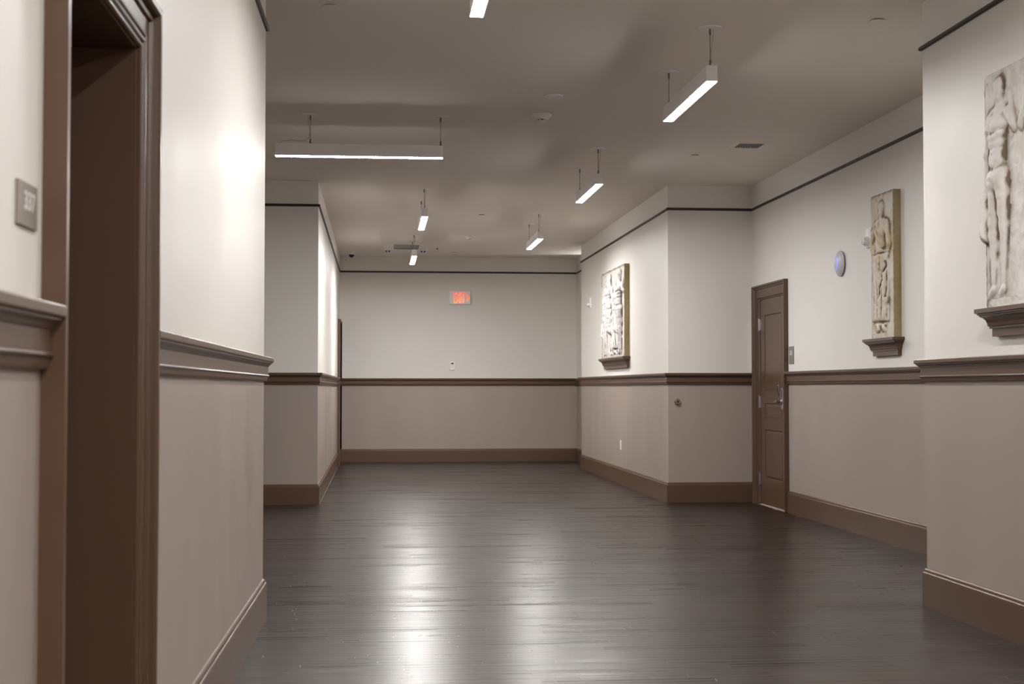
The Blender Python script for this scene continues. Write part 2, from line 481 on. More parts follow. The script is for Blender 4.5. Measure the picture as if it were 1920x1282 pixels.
# --- door on the right, closed, with five-part panelling and an electronic lock
XW = 3.957
door1 = empty('door_1', (XW, 14.0, 0), 'brown panelled door with keypad lever lock and three chrome hinges in the right recess', 'door', kind='structure')
mb = MB(); casing(mb, 2, dR[0], dR[1], dR[2], CP1); mb.build('door_casing', M_TRIM, door1)
mb = MB()   # jamb lining
mb.box(XW + 0.002, 13.54, 0, XW + 0.11, 13.556, 2.125); mb.box(XW + 0.002, 14.454, 0, XW + 0.11, 14.47, 2.125)
mb.box(XW + 0.002, 13.556, 2.112, XW + 0.11, 14.454, 2.125)
mb.build('door_jamb', M_TRIM, door1)
leafx = XW + 0.006
ya, yb = 13.559, 14.451
panels = [(0.27, 0.775), (0.875, 1.045), (1.155, 1.945)]
pya, pyb = 13.655, 14.285
mb = MB()
def fbox(x0, y0, z0, x1, y1, z1): mb.box(x0, y0, z0, x1, y1, z1)
zb, ztp = 0.012, 2.108
fbox(leafx + 0.012, ya, zb, leafx + 0.044, yb, ztp)                     # core
fbox(leafx, ya, zb, leafx + 0.0125, pya, ztp); fbox(leafx, pyb, zb, leafx + 0.0125, yb, ztp)      # stiles
zz = [zb] + [z for p in panels for z in p] + [ztp]
for k in range(0, len(zz), 2): fbox(leafx, pya, zz[k], leafx + 0.0125, pyb, zz[k + 1])             # rails
leaf = mb.build('door_leaf', M_TRIM, door1)
for z0, z1 in panels:                                                    # raised fields with sloped margins
    mb = MB()
    a, c = 0.003, 0.034
    loops = []
    for e, x in ((0.001, leafx + 0.0122), (0.001, leafx + 0.0015), (0.008, leafx + 0.0095), (0.014, leafx + 0.0105), (0.036, leafx + 0.003)):
        loops.append([(x, pya + e, z0 + e), (x, pyb - e, z0 + e), (x, pyb - e, z1 - e), (x, pya + e, z1 - e)])
    mb.loft(loops)
    mb.build('door_panel', M_TRIM, leaf)
for zc in (1.855, 1.055, 0.26):
    mb = MB()
    mb.tube([(leafx - 0.010, 14.452, zc - 0.064), (leafx - 0.010, 14.452, zc + 0.064)], 0.0085, 12)
    mb.tube([(leafx - 0.010, 14.452, zc - 0.070), (leafx - 0.010, 14.452, zc - 0.064)], [0.005, 0.0095], 12)
    mb.tube([(leafx - 0.010, 14.452, zc + 0.064), (leafx - 0.010, 14.452, zc + 0.070)], [0.0095, 0.005], 12)
    mb.box(leafx - 0.005, 14.455, zc - 0.06, leafx + 0.0, 14.478, zc + 0.06)
    mb.box(leafx - 0.004, 14.425, zc - 0.06, leafx + 0.0, 14.450, zc + 0.06)
    h = mb.build('hinge', M_CHROME, door1, smooth=True); h['label'] = 'satin chrome butt hinge'
# lock: rose plate, tilted keypad body, lever
mb = MB()
mb.box(leafx - 0.018, 13.585, 0.99, leafx, 13.650, 1.20)
plate = mb.build('lock_plate', M_CHROME, door1, bevel=0.006); plate['label'] = 'satin chrome electronic lock plate'
def TL(u, v, w_):     # keypad leaning outward: u across (y), v up, w out
    a = math.radians(-16)
    return (leafx - 0.018 - 0.035 - (w_ * math.cos(a) - (v - 0.0) * math.sin(a)) * 0.6 + 0.02, 13.618 + u, 1.105 + v)
mb = MB(); mb.box(-0.030, 0.0, -0.012, 0.030, 0.125, 0.012, T=TL)
mb.build('keypad_housing', M_CHROME, plate, bevel=0.006)
mb = MB(); mb.box(-0.022, 0.012, 0.0125, 0.022, 0.115, 0.016, T=TL)
mb.build('keypad', M_BLACK, plate)
mb = MB()
mb.lathe([(0.0, 0.0), (0.032, 0.0), (0.034, 0.006), (0.030, 0.014), (0.015, 0.018), (0.013, 0.05), (0.0, 0.05)], 20,
         T=lambda x, y, z: (leafx - 0.016 - z, 13.620 + x, 1.065 + y))
mb.build('lever_rose', M_CHROME, plate, smooth=True)
mb = MB()
mb.tube([(leafx - 0.060, 13.610, 1.065), (leafx - 0.064, 13.65, 1.066), (leafx - 0.064, 13.70, 1.064), (leafx - 0.060, 13.745, 1.058), (leafx - 0.054, 13.765, 1.056)],
        [0.013, 0.012, 0.011, 0.010, 0.007], 12)
mb.build('lever', M_CHROME, plate, smooth=True)
mb = MB(); mb.box(leafx + 0.0, 13.557, 0.0, leafx + 0.05, 14.453, 0.009)
t = mb.build('threshold', mat('pale_threshold', (0.40, 0.34, 0.30, 1), 0.4), door1); t['label'] = 'pale strip under the door'
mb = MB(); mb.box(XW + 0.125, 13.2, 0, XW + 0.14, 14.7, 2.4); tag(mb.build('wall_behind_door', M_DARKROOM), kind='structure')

# --- doorway on the near left: open, deep lined reveal, unlit room behind
door2 = empty('door_2', (xl(3.3), 3.3, 0), 'open doorway with moulded brown casing and deep brown reveal leading to an unlit room', 'doorway', kind='structure')
mb = MB(); casing(mb, 12, dL[0], dL[1], dL[2], CP); mb.build('door_casing', M_TRIM, door2)
mb = MB()
RD = -0.42      # the wall is deep here: brown lined reveal
for sa, sb, z0, z1 in ((dL[0] - 0.02, dL[0] + 0.004, 0, 2.078), (dL[1] - 0.004, dL[1] + 0.02, 0, 2.078), (dL[0] - 0.02, dL[1] + 0.02, 2.078, 2.10)):
    mb.loft([[along(12, sa, 0.002, z), along(12, sb, 0.002, z), along(12, sb, RD, z), along(12, sa, RD, z)] for z in (z0, z1)])
mb.build('door_jamb', M_TRIM, door2)
# the unlit room behind it
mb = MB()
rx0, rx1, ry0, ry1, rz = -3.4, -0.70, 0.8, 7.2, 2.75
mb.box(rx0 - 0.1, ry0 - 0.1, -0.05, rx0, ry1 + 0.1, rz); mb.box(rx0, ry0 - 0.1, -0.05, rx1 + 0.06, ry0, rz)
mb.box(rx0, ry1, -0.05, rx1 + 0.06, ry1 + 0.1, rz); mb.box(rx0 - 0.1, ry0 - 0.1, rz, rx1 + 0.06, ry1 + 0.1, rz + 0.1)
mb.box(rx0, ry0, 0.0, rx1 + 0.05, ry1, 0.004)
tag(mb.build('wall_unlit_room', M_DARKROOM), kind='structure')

# --- door at the far end of the left corridor wall
door3 = empty('door_3', (-0.603, 22.7, 0), 'brown door and casing in the far corridor corner beside the end wall', 'door', kind='structure')
mb = MB(); casing(mb, 8, dF[0], dF[1], dF[2], CP1, clip0=0.002); mb.build('door_casing', M_TRIM, door3)
mb = MB(); mb.box(-0.70, 22.335, 0.01, -0.655, 23.095, 2.135); mb.box(-0.708, 22.47, 0.3, -0.70, 22.96, 1.0)
mb.build('door_leaf', M_TRIM, door3)
mb = MB(); mb.tube([(-0.645, 22.36, 2.0), (-0.645, 22.36, 2.11)], 0.01, 8)
mb.build('hinge', M_CHROME, door3)
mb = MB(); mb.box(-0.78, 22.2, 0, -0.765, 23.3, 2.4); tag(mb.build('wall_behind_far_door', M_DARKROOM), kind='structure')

# ------------------------------------------------------------------ pendant lights
ZB, HB, WB = 3.008, 0.095, 0.066
def pendant(c, axis, lo, hi, susp, label, cord=True, lamp=None):
    """linear pendant: axis 'y' or 'x', body from lo to hi, centre line at c, hung at the two points susp"""
    mid = (lo + hi) / 2
    loc = (c, mid, HC) if axis == 'y' else (mid, c, HC)
    r = empty('pendant_light', loc, label, 'pendant light', 'linear pendant lights on the ceiling')
    def T(x, y, z): return (c + x, y, z) if axis == 'y' else (y, c + x, z)
    mb = MB()
    h = WB / 2; t = 0.003
    mb.box(-h, lo, ZB + HB - t, h, hi, ZB + HB, T=T)
    mb.box(-h, lo, ZB, -h + t, hi, ZB + HB - t, T=T); mb.box(h - t, lo, ZB, h, hi, ZB + HB - t, T=T)
    mb.box(-h + t, lo, ZB, h - t, lo + t, ZB + HB - t, T=T); mb.box(-h + t, hi - t, ZB, h - t, hi, ZB + HB - t, T=T)
    mb.build('housing', M_HOUSE, r)
    mb = MB(); mb.box(-h + t, lo + t, ZB - 0.0027, h - t, hi - t, ZB + 0.006, T=T)
    mb.build('diffuser', lamp or M_LAMP, r)
    for k, s in enumerate(susp):
        px, py, _ = T(0, s, 0)
        mb = MB(); mb.lathe([(0, 0.0), (0.069, 0.0), (0.070, -0.003), (0.068, -0.007), (0.0, -0.008)], 32, T=lambda x, y, z: (px + x, py + y, HC + z - 0.0005))
        cp = mb.build('canopy', M_CANOPY, r, smooth=True)
        mb = MB(); mb.tube([(px, py, HC - 0.008), (px, py, HC - 0.045)], [0.007, 0.006], 10)
        mb.build('cable_gripper', M_GRIP, cp, smooth=True)
        mb = MB(); mb.tube([(px, py, HC - 0.04), (px, py, ZB + HB + 0.02)], 0.0022, 6)
        cb = mb.build('suspension_cable', M_CABLE, r)
        mb = MB(); mb.tube([(px, py, ZB + HB + 0.0), (px, py, ZB + HB + 0.012), (px, py, ZB + HB + 0.04)], [0.009, 0.0065, 0.005], 10)
        mb.build('cable_gripper', M_GRIP, cb, smooth=True)
    if cord:
        s = susp[0]; e = lo + 0.03 if abs(susp[0] - lo) < abs(susp[0] - hi) else hi - 0.03
        z0 = ZB + HB
        pts = [T(0.02, s, HC - 0.008), T(0.016, s - 0.005, HC - 0.08), T(0.006, s + 0.002, HC - 0.14), T(0.008, s + (e - s) * 0.15, z0 + 0.035),
               T(0.01, s + (e - s) * 0.5, z0 + 0.022), T(0.004, s + (e - s) * 0.9, z0 + 0.03), T(0, e, z0)]
        if axis == 'x':
            pts = [T(0, s - 0.018, HC - 0.008), T(0, s - 0.014, HC - 0.07), T(0, s - 0.003, HC - 0.13), T(0, s - 0.01, z0 + 0.05),
                   T(0, s - 0.05, z0 + 0.022), T(0, s + (e - s) * 0.6, z0 + 0.03), T(0, s + (e - s) * 0.9, z0 + 0.022), T(0, e, z0)]
        mb = MB(); mb.tube(pts, 0.0025, 6); mb.build('power_cord', M_CORD, r, smooth=True)
    return r
pendant(1.965, 'y', 8.19, 9.46, (8.235, 9.43), 'large white linear pendant hanging closest to the camera at upper right, seen from below')
pendant(1.965, 'y', 12.46, 13.72, (12.52, 13.68), 'linear pendant second in the row nearer the right wall, above the recess door')
pendant(1.975, 'y', 17.12, 18.42, (17.28, 18.38), 'farthest pendant of the row nearer the right wall, level with the far carved panel')
pendant(0.503, 'y', 15.00, 16.27, (15.22, 16.20), 'short foreshortened pendant straight down the corridor, the nearer of the two in line')
pendant(0.513, 'y', 19.55, 20.83, (19.85, 20.76), 'farthest and smallest pendant, hanging just before the end wall and ceiling cassette', lamp=M_LAMP_FAR)
pendant(11.16, 'x', -0.790, 0.515, (-0.521, 0.497), 'pendant turned crosswise showing its long white side, in front of the left alcove')
pendant(0.480, 'y', 5.59, 6.865, (5.8, 6.80), 'pendant cut off by the top edge of the picture, only its glowing underside seen', lamp=M_LAMP_DIM)
# the rows go on behind the photographer
pendant(1.965, 'y', 3.9, 5.17, (3.95, 5.13), 'linear pendant of the same row hanging over the photographer by the right wall', cord=False)
pendant(0.480, 'y', 0.1, 1.37, (0.3, 1.3), 'linear pendant of the same row hanging over the photographer by the doorway', cord=False)
pendant(1.965, 'y', -0.6, 0.67, (-0.55, 0.63), 'linear pendant behind the photographer by the right wall', cord=False)
pendant(0.480, 'y', -3.4, -2.13, (-3.2, -2.2), 'linear pendant behind the photographer, last of the row', cord=False)

pendant(1.965, 'y', -4.9, -3.63, (-4.85, -3.7), 'added unseen linear pendant farthest behind the photographer, for ceiling bounce', cord=False)  # extra lamp added out of view to bounce light onto the near ceiling

# ------------------------------------------------------------------ things on the ceiling
def sprinkler(x, y, r, label):
    t = empty('sprinkler_cover', (x, y, HC), label, 'sprinkler cover', 'flush sprinkler covers on the ceiling')
    mb = MB(); mb.lathe([(0, 0), (r * 0.72, 0), (r * 0.72, -0.008), (0, -0.008)], 28, T=lambda a, b, c: (x + a, y + b, HC + c))
    mb.build('shadow_gap', M_VENTDARK, t)  # dark disc painted in as the shadow line above the cover plate
    mb = MB(); mb.lathe([(0, -0.0065), (r, -0.0065), (r + 0.0005, -0.009), (r - 0.001, -0.011), (0, -0.012)], 32, T=lambda a, b, c: (x + a, y + b, HC + c))
    mb.build('cover_plate', M_CEIL, t, smooth=True)
    return t
sprinkler(-0.265, 7.953, 0.046, 'sprinkler cover plate at the top edge of the picture above the left alcove')
sprinkler(2.895, 7.966, 0.046, 'sprinkler cover plate near the top right, above the near right pier corner')
sprinkler(2.905, 12.787, 0.043, 'sprinkler cover plate beside the square ceiling vent')
sprinkler(1.286, 17.48, 0.045, 'sprinkler cover plate far down the corridor between the two pendant rows')
sprinkler(1.218, 22.40, 0.06, 'sprinkler cover plate close to the end wall above the exit sign')
def smoke(x, y, label):
    t = empty('smoke_detector', (x, y, HC), label, 'smoke detector', 'white cone smoke detectors')
    T = lambda a, b, c: (x + a, y + b, HC + c)
    mb = MB(); mb.lathe([(0, 0), (0.080, 0), (0.082, -0.006), (0.078, -0.012), (0.045, -0.040), (0.0, -0.040)], 32, T=T)
    mb.build('base', M_WHITE, t, smooth=True)
    mb = MB(); mb.lathe([(0, -0.040), (0.030, -0.040), (0.030, -0.048), (0, -0.048)], 24, T=T); mb.build('sensing_slot', M_BLACK, t)
    mb = MB()
    for k in range(6):
        a = k * math.pi / 3; 
        mb.tube([(x + 0.034 * math.cos(a), y + 0.034 * math.sin(a), HC - 0.038), (x + 0.034 * math.cos(a), y + 0.034 * math.sin(a), HC - 0.05)], 0.004, 6)
    tag(mb.build('slot_ribs', M_WHITE, t), kind='stuff')
    mb = MB(); mb.lathe([(0, -0.048), (0.038, -0.048), (0.038, -0.053), (0.030, -0.057), (0, -0.058)], 28, T=T); mb.build('cap', M_WHITE, t, smooth=True)
smoke(1.28, 11.0, 'white cone smoke detector on the ceiling in the middle of the picture')
smoke(1.304, 19.95, 'small far smoke detector on the corridor ceiling near the end wall')
t = empty('ceiling_disc', (1.287, 10.27, HC), 'flat white disc on the ceiling just in front of the smoke detector', 'ceiling fitting')
mb = MB(); mb.lathe([(0, 0), (0.066, 0), (0.067, -0.005), (0.062, -0.011), (0.03, -0.013), (0, -0.013)], 32, T=lambda a, b, c: (1.287 + a, 10.27 + b, HC + c))
mb.build('disc_body', M_WHITE, t, smooth=True)
mb = MB(); mb.lathe([(0, -0.012), (0.02, -0.012), (0.018, -0.016), (0, -0.017)], 20, T=lambda a, b, c: (1.287 + a, 10.27 + b, HC + c)); mb.build('disc_cap', M_CANOPY, t, smooth=True)
t = empty('ceiling_sensor', (0.919, 21.70, HC), 'tiny dark dot fitting on the ceiling right of the cassette', 'ceiling fitting')
mb = MB(); mb.lathe([(0, 0), (0.03, 0), (0.028, -0.006), (0, -0.008)], 20, T=lambda a, b, c: (0.919 + a, 21.70 + b, HC + c)); mb.build('ring', M_WHITE, t)
mb = MB(); mb.lathe([(0, -0.006), (0.018, -0.008), (0.014, -0.02), (0, -0.024)], 16, T=lambda a, b, c: (0.919 + a, 21.70 + b, HC + c)); mb.build('lens', M_BLACK, t)
# square supply vent
t = empty('ceiling_vent', (3.26, 12.21, HC), 'square slatted supply vent in the ceiling of the right recess', 'vent')
vx0, vx1, vy0, vy1 = 3.115, 3.405, 12.06, 12.365
mb = MB()
f = 0.035
for b in ((vx0, vy0, vx1, vy0 + f), (vx0, vy1 - f, vx1, vy1), (vx0, vy0 + f, vx0 + f, vy1 - f), (vx1 - f, vy0 + f, vx1, vy1 - f)):
    mb.box(b[0], b[1], HC - 0.008, b[2], b[3], HC)
mb.build('frame', M_CEIL, t)
mb = MB(); mb.box(vx0 + f, vy0 + f, HC - 0.001, vx1 - f, vy1 - f, HC + 0.0005); mb.build('duct', M_VENTDARK, t)
for k in range(9):
    x = vx0 + f + 0.012 + k * 0.0235
    mb = MB(); mb.add([(x, vy0 + f, HC - 0.001), (x + 0.003, vy0 + f, HC - 0.001), (x + 0.013, vy0 + f, HC - 0.008), (x + 0.010, vy0 + f, HC - 0.008),
                       (x, vy1 - f, HC - 0.001), (x + 0.003, vy1 - f, HC - 0.001), (x + 0.013, vy1 - f, HC - 0.008), (x + 0.010, vy1 - f, HC - 0.008)],
                      [(0, 1, 2, 3), (4, 7, 6, 5), (0, 4, 5, 1), (1, 5, 6, 2), (2, 6, 7, 3), (3, 7, 4, 0)])
    mb.build('slat', M_VENT, t)
# air conditioning cassette near the end wall
t = empty('ceiling_cassette', (0.44, 21.8, HC), 'white ceiling air cassette with grille and dark slot before the end wall', 'air conditioner')
mb = MB(); mb.box(0.11, 21.80, HC - 0.022, 0.78, 22.36, HC); mb.box(0.22, 21.02, HC - 0.014, 0.66, 21.80, HC)
mb.build('face_plate', M_WHITE, t, bevel=0.004)
mb = MB(); mb.box(0.265, 21.70, HC - 0.0165, 0.62, 21.785, HC - 0.013); mb.build('air_slot', M_VENTDARK, t)
for k in range(7):
    y0 = 21.08 + k * 0.085
    mb = MB(); mb.box(0.25, y0, HC - 0.019, 0.63, y0 + 0.035, HC - 0.0135); mb.build('louvre', M_VENT, t)
for x in (0.145, 0.19, 0.69, 0.735):
    mb = MB(); mb.box(x - 0.013, 21.93, HC - 0.024, x + 0.013, 22.18, HC - 0.0215); mb.build('side_opening', M_VENTDARK, t)
# small security camera in the far left ceiling corner
t = empty('security_camera', (-0.40, 22.5, HC), 'small white security camera on the ceiling in the far left corner', 'camera')
T = lambda a, b, c: (-0.40 + a, 22.5 + b, HC + c)
mb = MB(); mb.lathe([(0, 0), (0.055, 0), (0.056, -0.015), (0.05, -0.04), (0.0, -0.04)], 24, T=T); mb.build('mount', M_WHITE, t, smooth=True)
mb = MB(); mb.lathe([(0.0, -0.035), (0.042, -0.038), (0.042, -0.05), (0.034, -0.070), (0.018, -0.083), (0, -0.087)], 24, T=T); mb.build('dome', M_BLACK, t, smooth=True)
mb = MB(); mb.box(-0.57, 22.47, HC - 0.02, -0.456, 22.53, HC - 0.0); mb.build('cable_cover', M_WHITE, t, bevel=0.004)

# ------------------------------------------------------------------ lettering helper
def text_mesh(name, body, m, parent, size, loc, rot, sx=1.0, depth=0.002, bold=0.0):
    cu = bpy.data.curves.new(name, 'FONT'); cu.body = body; cu.size = size
    cu.extrude = depth; cu.offset = bold; cu.align_x = 'CENTER'; cu.align_y = 'CENTER'
    tmp = bpy.data.objects.new(name, cu); COL.objects.link(tmp)
    dg = bpy.context.evaluated_depsgraph_get()
    me = bpy.data.meshes.new_from_object(tmp.evaluated_get(dg))
    bpy.data.objects.remove(tmp); bpy.data.curves.remove(cu)
    # centre on the drawn outline
    co = np.array([v.co[:] for v in me.vertices]); c = (co.max(0) + co.min(0)) / 2
    me.transform(Matrix.Translation((-c[0], -c[1], 0)))
    me.transform(Matrix.Diagonal((sx, 1, 1, 1)))
    me.materials.clear(); me.materials.append(m)
    o = bpy.data.objects.new(name, me); COL.objects.link(o)
    o.parent = parent; o.location = Vector(loc) - parent_world(parent); o.rotation_euler = rot
    return o

# ------------------------------------------------------------------ end wall: exit sign, thermostat
YB = 23.17
t = empty('exit_sign', (1.35, YB, 2.67), 'lit exit sign with glowing orange letters on the end wall', 'exit sign')
mb = MB(); mb.box(1.176, YB - 0.045, 2.560, 1.522, YB, 2.782)
mb.build('sign_housing', M_WHITE, t, bevel=0.006)
text_mesh('lettering', 'EXIT', M_EXIT, t, 0.255, (1.341, YB - 0.047, 2.668), (math.pi / 2, 0, 0), sx=0.37, depth=0.002, bold=-0.003)
mb = MB()
mb.loft([[(1.458, yy, 2.715), (1.474, yy, 2.715), (1.504, yy, 2.668), (1.474, yy, 2.621), (1.458, yy, 2.621), (1.480, yy, 2.668)] for yy in (YB - 0.0490, YB - 0.0445)])
mb.build('arrow', M_EXIT, t)
t = empty('thermostat', (1.228, YB, 1.556), 'small white thermostat with a dark display on the end wall below the exit sign', 'thermostat')
mb = MB(); mb.box(1.185, YB - 0.022, 1.487, 1.271, YB, 1.627); mb.build('body', M_WHITE, t, bevel=0.005)
mb = MB(); mb.box(1.207, YB - 0.0245, 1.585, 1.249, YB - 0.0215, 1.606); mb.build('display', M_BLACK, t)
mb = MB(); mb.box(1.222, YB - 0.0245, 1.560, 1.252, YB - 0.0215, 1.566); mb.build('indicator', mat('yellow_green_light', (0.55, 0.6, 0.15, 1), 0.5), t)

# ------------------------------------------------------------------ wall stopper on the facing right wall
t = empty('door_stop', (3.146, 14.72, 1.054), 'round metal wall door stop below the chair rail on the facing wall', 'door stop')
T = lambda a, b, c: (3.146 + a, 14.72 - c, 1.054 + b)
mb = MB(); mb.lathe([(0, 0), (0.034, 0), (0.035, 0.006), (0.031, 0.020), (0.024, 0.030), (0.020, 0.031), (0.0, 0.024)], 28, T=T)
mb.build('stop_ring', mat('brushed_bronze', (0.36, 0.32, 0.26, 1), 0.3, metal=1.0), t, smooth=True)
mb = MB(); mb.lathe([(0, 0.022), (0.012, 0.024), (0.011, 0.033), (0.0, 0.034)], 16, T=T); mb.build('rubber_centre', M_BLACK, t, smooth=True)

# ------------------------------------------------------------------ outlet on the corridor wall
t = empty('outlet', (3.05, 17.63, 0.486), 'white electrical outlet low on the right corridor wall', 'outlet')
mb = MB(); mb.box(3.043, 17.592, 0.427, 3.05, 17.668, 0.545); mb.build('cover_plate', M_WHITE, t, bevel=0.002)
for z in (0.462, 0.510):
    mb = MB(); mb.box(3.0405, 17.613, z - 0.016, 3.0435, 17.647, z + 0.016); s = mb.build('socket', M_WHITE, t)
    mb = MB(); mb.box(3.0400, 17.622, z - 0.005, 3.0408, 17.625, z + 0.007); mb.box(3.0400, 17.635, z - 0.005, 3.0408, 17.638, z + 0.007)
    mb.build('slots', M_BLACK, s)

# ------------------------------------------------------------------ strobes
def strobe(x, y, z, hw, hh, label):
    t = empty('fire_alarm_strobe', (x, y, z), label, 'fire alarm', 'white fire alarm strobes')
    mb = MB(); mb.box(x - 0.028, y - hw, z - hh, x, y + hw, z + hh); mb.build('body', M_WHITE, t, bevel=0.008)
    mb = MB(); mb.box(x - 0.031, y - hw * 0.7, z + hh * 0.15, x - 0.0275, y + hw * 0.7, z + hh * 0.85); mb.build('horn_grille', M_CANOPY, t)
    mb = MB(); mb.lathe([(0, 0), (hw * 0.75, 0), (hw * 0.72, 0.02), (hw * 0.5, 0.045), (0, 0.055)], 16,
                        T=lambda a, b, c: (x - 0.026 - c, y + a, z - hh * 0.38 + b * 0.85))
    mb.build('strobe_lens', M_LENS, t, smooth=True)
    mb = MB(); mb.box(x - 0.035, y - hw * 0.5, z - hh * 0.75, x - 0.0275, y + hw * 0.5, z - hh * 0.66); mb.build('label_ridge', M_CANOPY, t)
strobe(3.957, 11.08, 2.405, 0.062, 0.078, 'white fire alarm strobe half hidden behind the tall narrow carved panel')
strobe(3.05, 20.05, 2.41, 0.055, 0.075, 'small white fire alarm strobe beyond the far carved panel on the corridor wall')

# ------------------------------------------------------------------ wireless access point
APY, APZ = 11.82, 2.262
t = empty('access_point', (3.957, APY, APZ), 'round white wireless access point with a blue ring light in the right recess', 'access point')
T = lambda a, b, c: (3.957 - c, APY + a, APZ + b)
mb = MB(); mb.lathe([(0, 0), (0.100, 0), (0.104, 0.010), (0.0, 0.010)], 40, T=T); mb.build('mounting_base', mat('grey_base', (0.20, 0.17, 0.16, 1), 0.6), t, smooth=True)
mb = MB(); mb.lathe([(0, 0.0105), (0.110, 0.0105), (0.112, 0.015), (0.104, 0.024), (0.080, 0.038), (0.0535, 0.0500), (0.047, 0.0525), (0.025, 0.0590), (0.0, 0.061)], 48, T=T)
mb.build('dome_shell', mat('cool_white_plastic', (0.66, 0.63, 0.68, 1), 0.4), t, smooth=True)
mb = MB()
loops = []
for k in range(49):
    a = 2 * math.pi * k / 48
    loops.append([T(r * math.cos(a), r * math.sin(a), h) for r, h in ((0.047, 0.0515), (0.047, 0.0532), (0.0535, 0.0507), (0.0535, 0.0490))])
mb.loft(loops, cap=False); mb.build('light_ring', M_BLUE, t)

# ------------------------------------------------------------------ room signs
t = empty('room_sign', (3.957, 13.30, 1.51), 'small taupe room sign with pale symbol beside the brown door', 'sign')
mb = MB(); mb.box(3.951, 13.226, 1.428, 3.957, 13.380, 1.597); mb.build('sign_plate', M_SIGN, t, bevel=0.0015)
text_mesh('lettering', '335', M_SIGNTXT, t, 0.058, (3.9505, 13.303, 1.535), (math.pi / 2, 0, -math.pi / 2), sx=0.95, depth=0.0008, bold=0.002)
yc = 2.636; xc = xl(yc)
ang = math.atan(0.0104)
t = empty('room_sign', (xc, yc, 1.53), 'taupe room sign with pale raised number beside the open doorway', 'sign')
mb = MB(); mb.box(-0.0, -0.066, -0.040, 0.007, 0.066, 0.040)
o = mb.build('sign_plate', M_SIGN, None, bevel=0.0015); o.parent = t; o.rotation_euler = (0, 0, -ang)
text_mesh('lettering', '337', M_SIGNTXT, t, 0.046, (xc + 0.0072, yc + 0.008, 1.537), (math.pi / 2, 0, math.pi / 2 - ang), sx=1.12, depth=0.0008, bold=0.001)

# ------------------------------------------------------------------ carved plaster reliefs
PL_OCHRE = plaster('aged_ochre_plaster', (0.70, 0.63, 0.56, 1), (0.55, 0.41, 0.17, 1), (0.13, 0.075, 0.02, 1), 4.5, 0.46, 0.70, 6.0, 0.45)
PL_OCHRE_EDGE = plaster('ochre_plaster_edge', (0.40, 0.33, 0.17, 1), (0.30, 0.22, 0.08, 1), (0.1, 0.07, 0.03, 1), 1.0, 0.35, 0.7, 9.0, 0.3)
PL_WHITE = plaster('white_plaster', (0.62, 0.60, 0.58, 1), (0.56, 0.51, 0.46, 1), (0.13, 0.075, 0.035, 1), 7.0, 0.5, 0.75, 4.0, 0.5)
PL_GREY = plaster('soiled_white_plaster', (0.74, 0.71, 0.68, 1), (0.62, 0.57, 0.51, 1), (0.14, 0.095, 0.06, 1), 5.5, 0.42, 0.68, 6.0, 0.35)

def smoothmax(hs, k=90.0):
    a = np.array(hs); m = a.max(0)
    return m + np.log(np.exp(k * (a - m)).sum(0)) / k - math.log(len(hs)) / k * 0.0

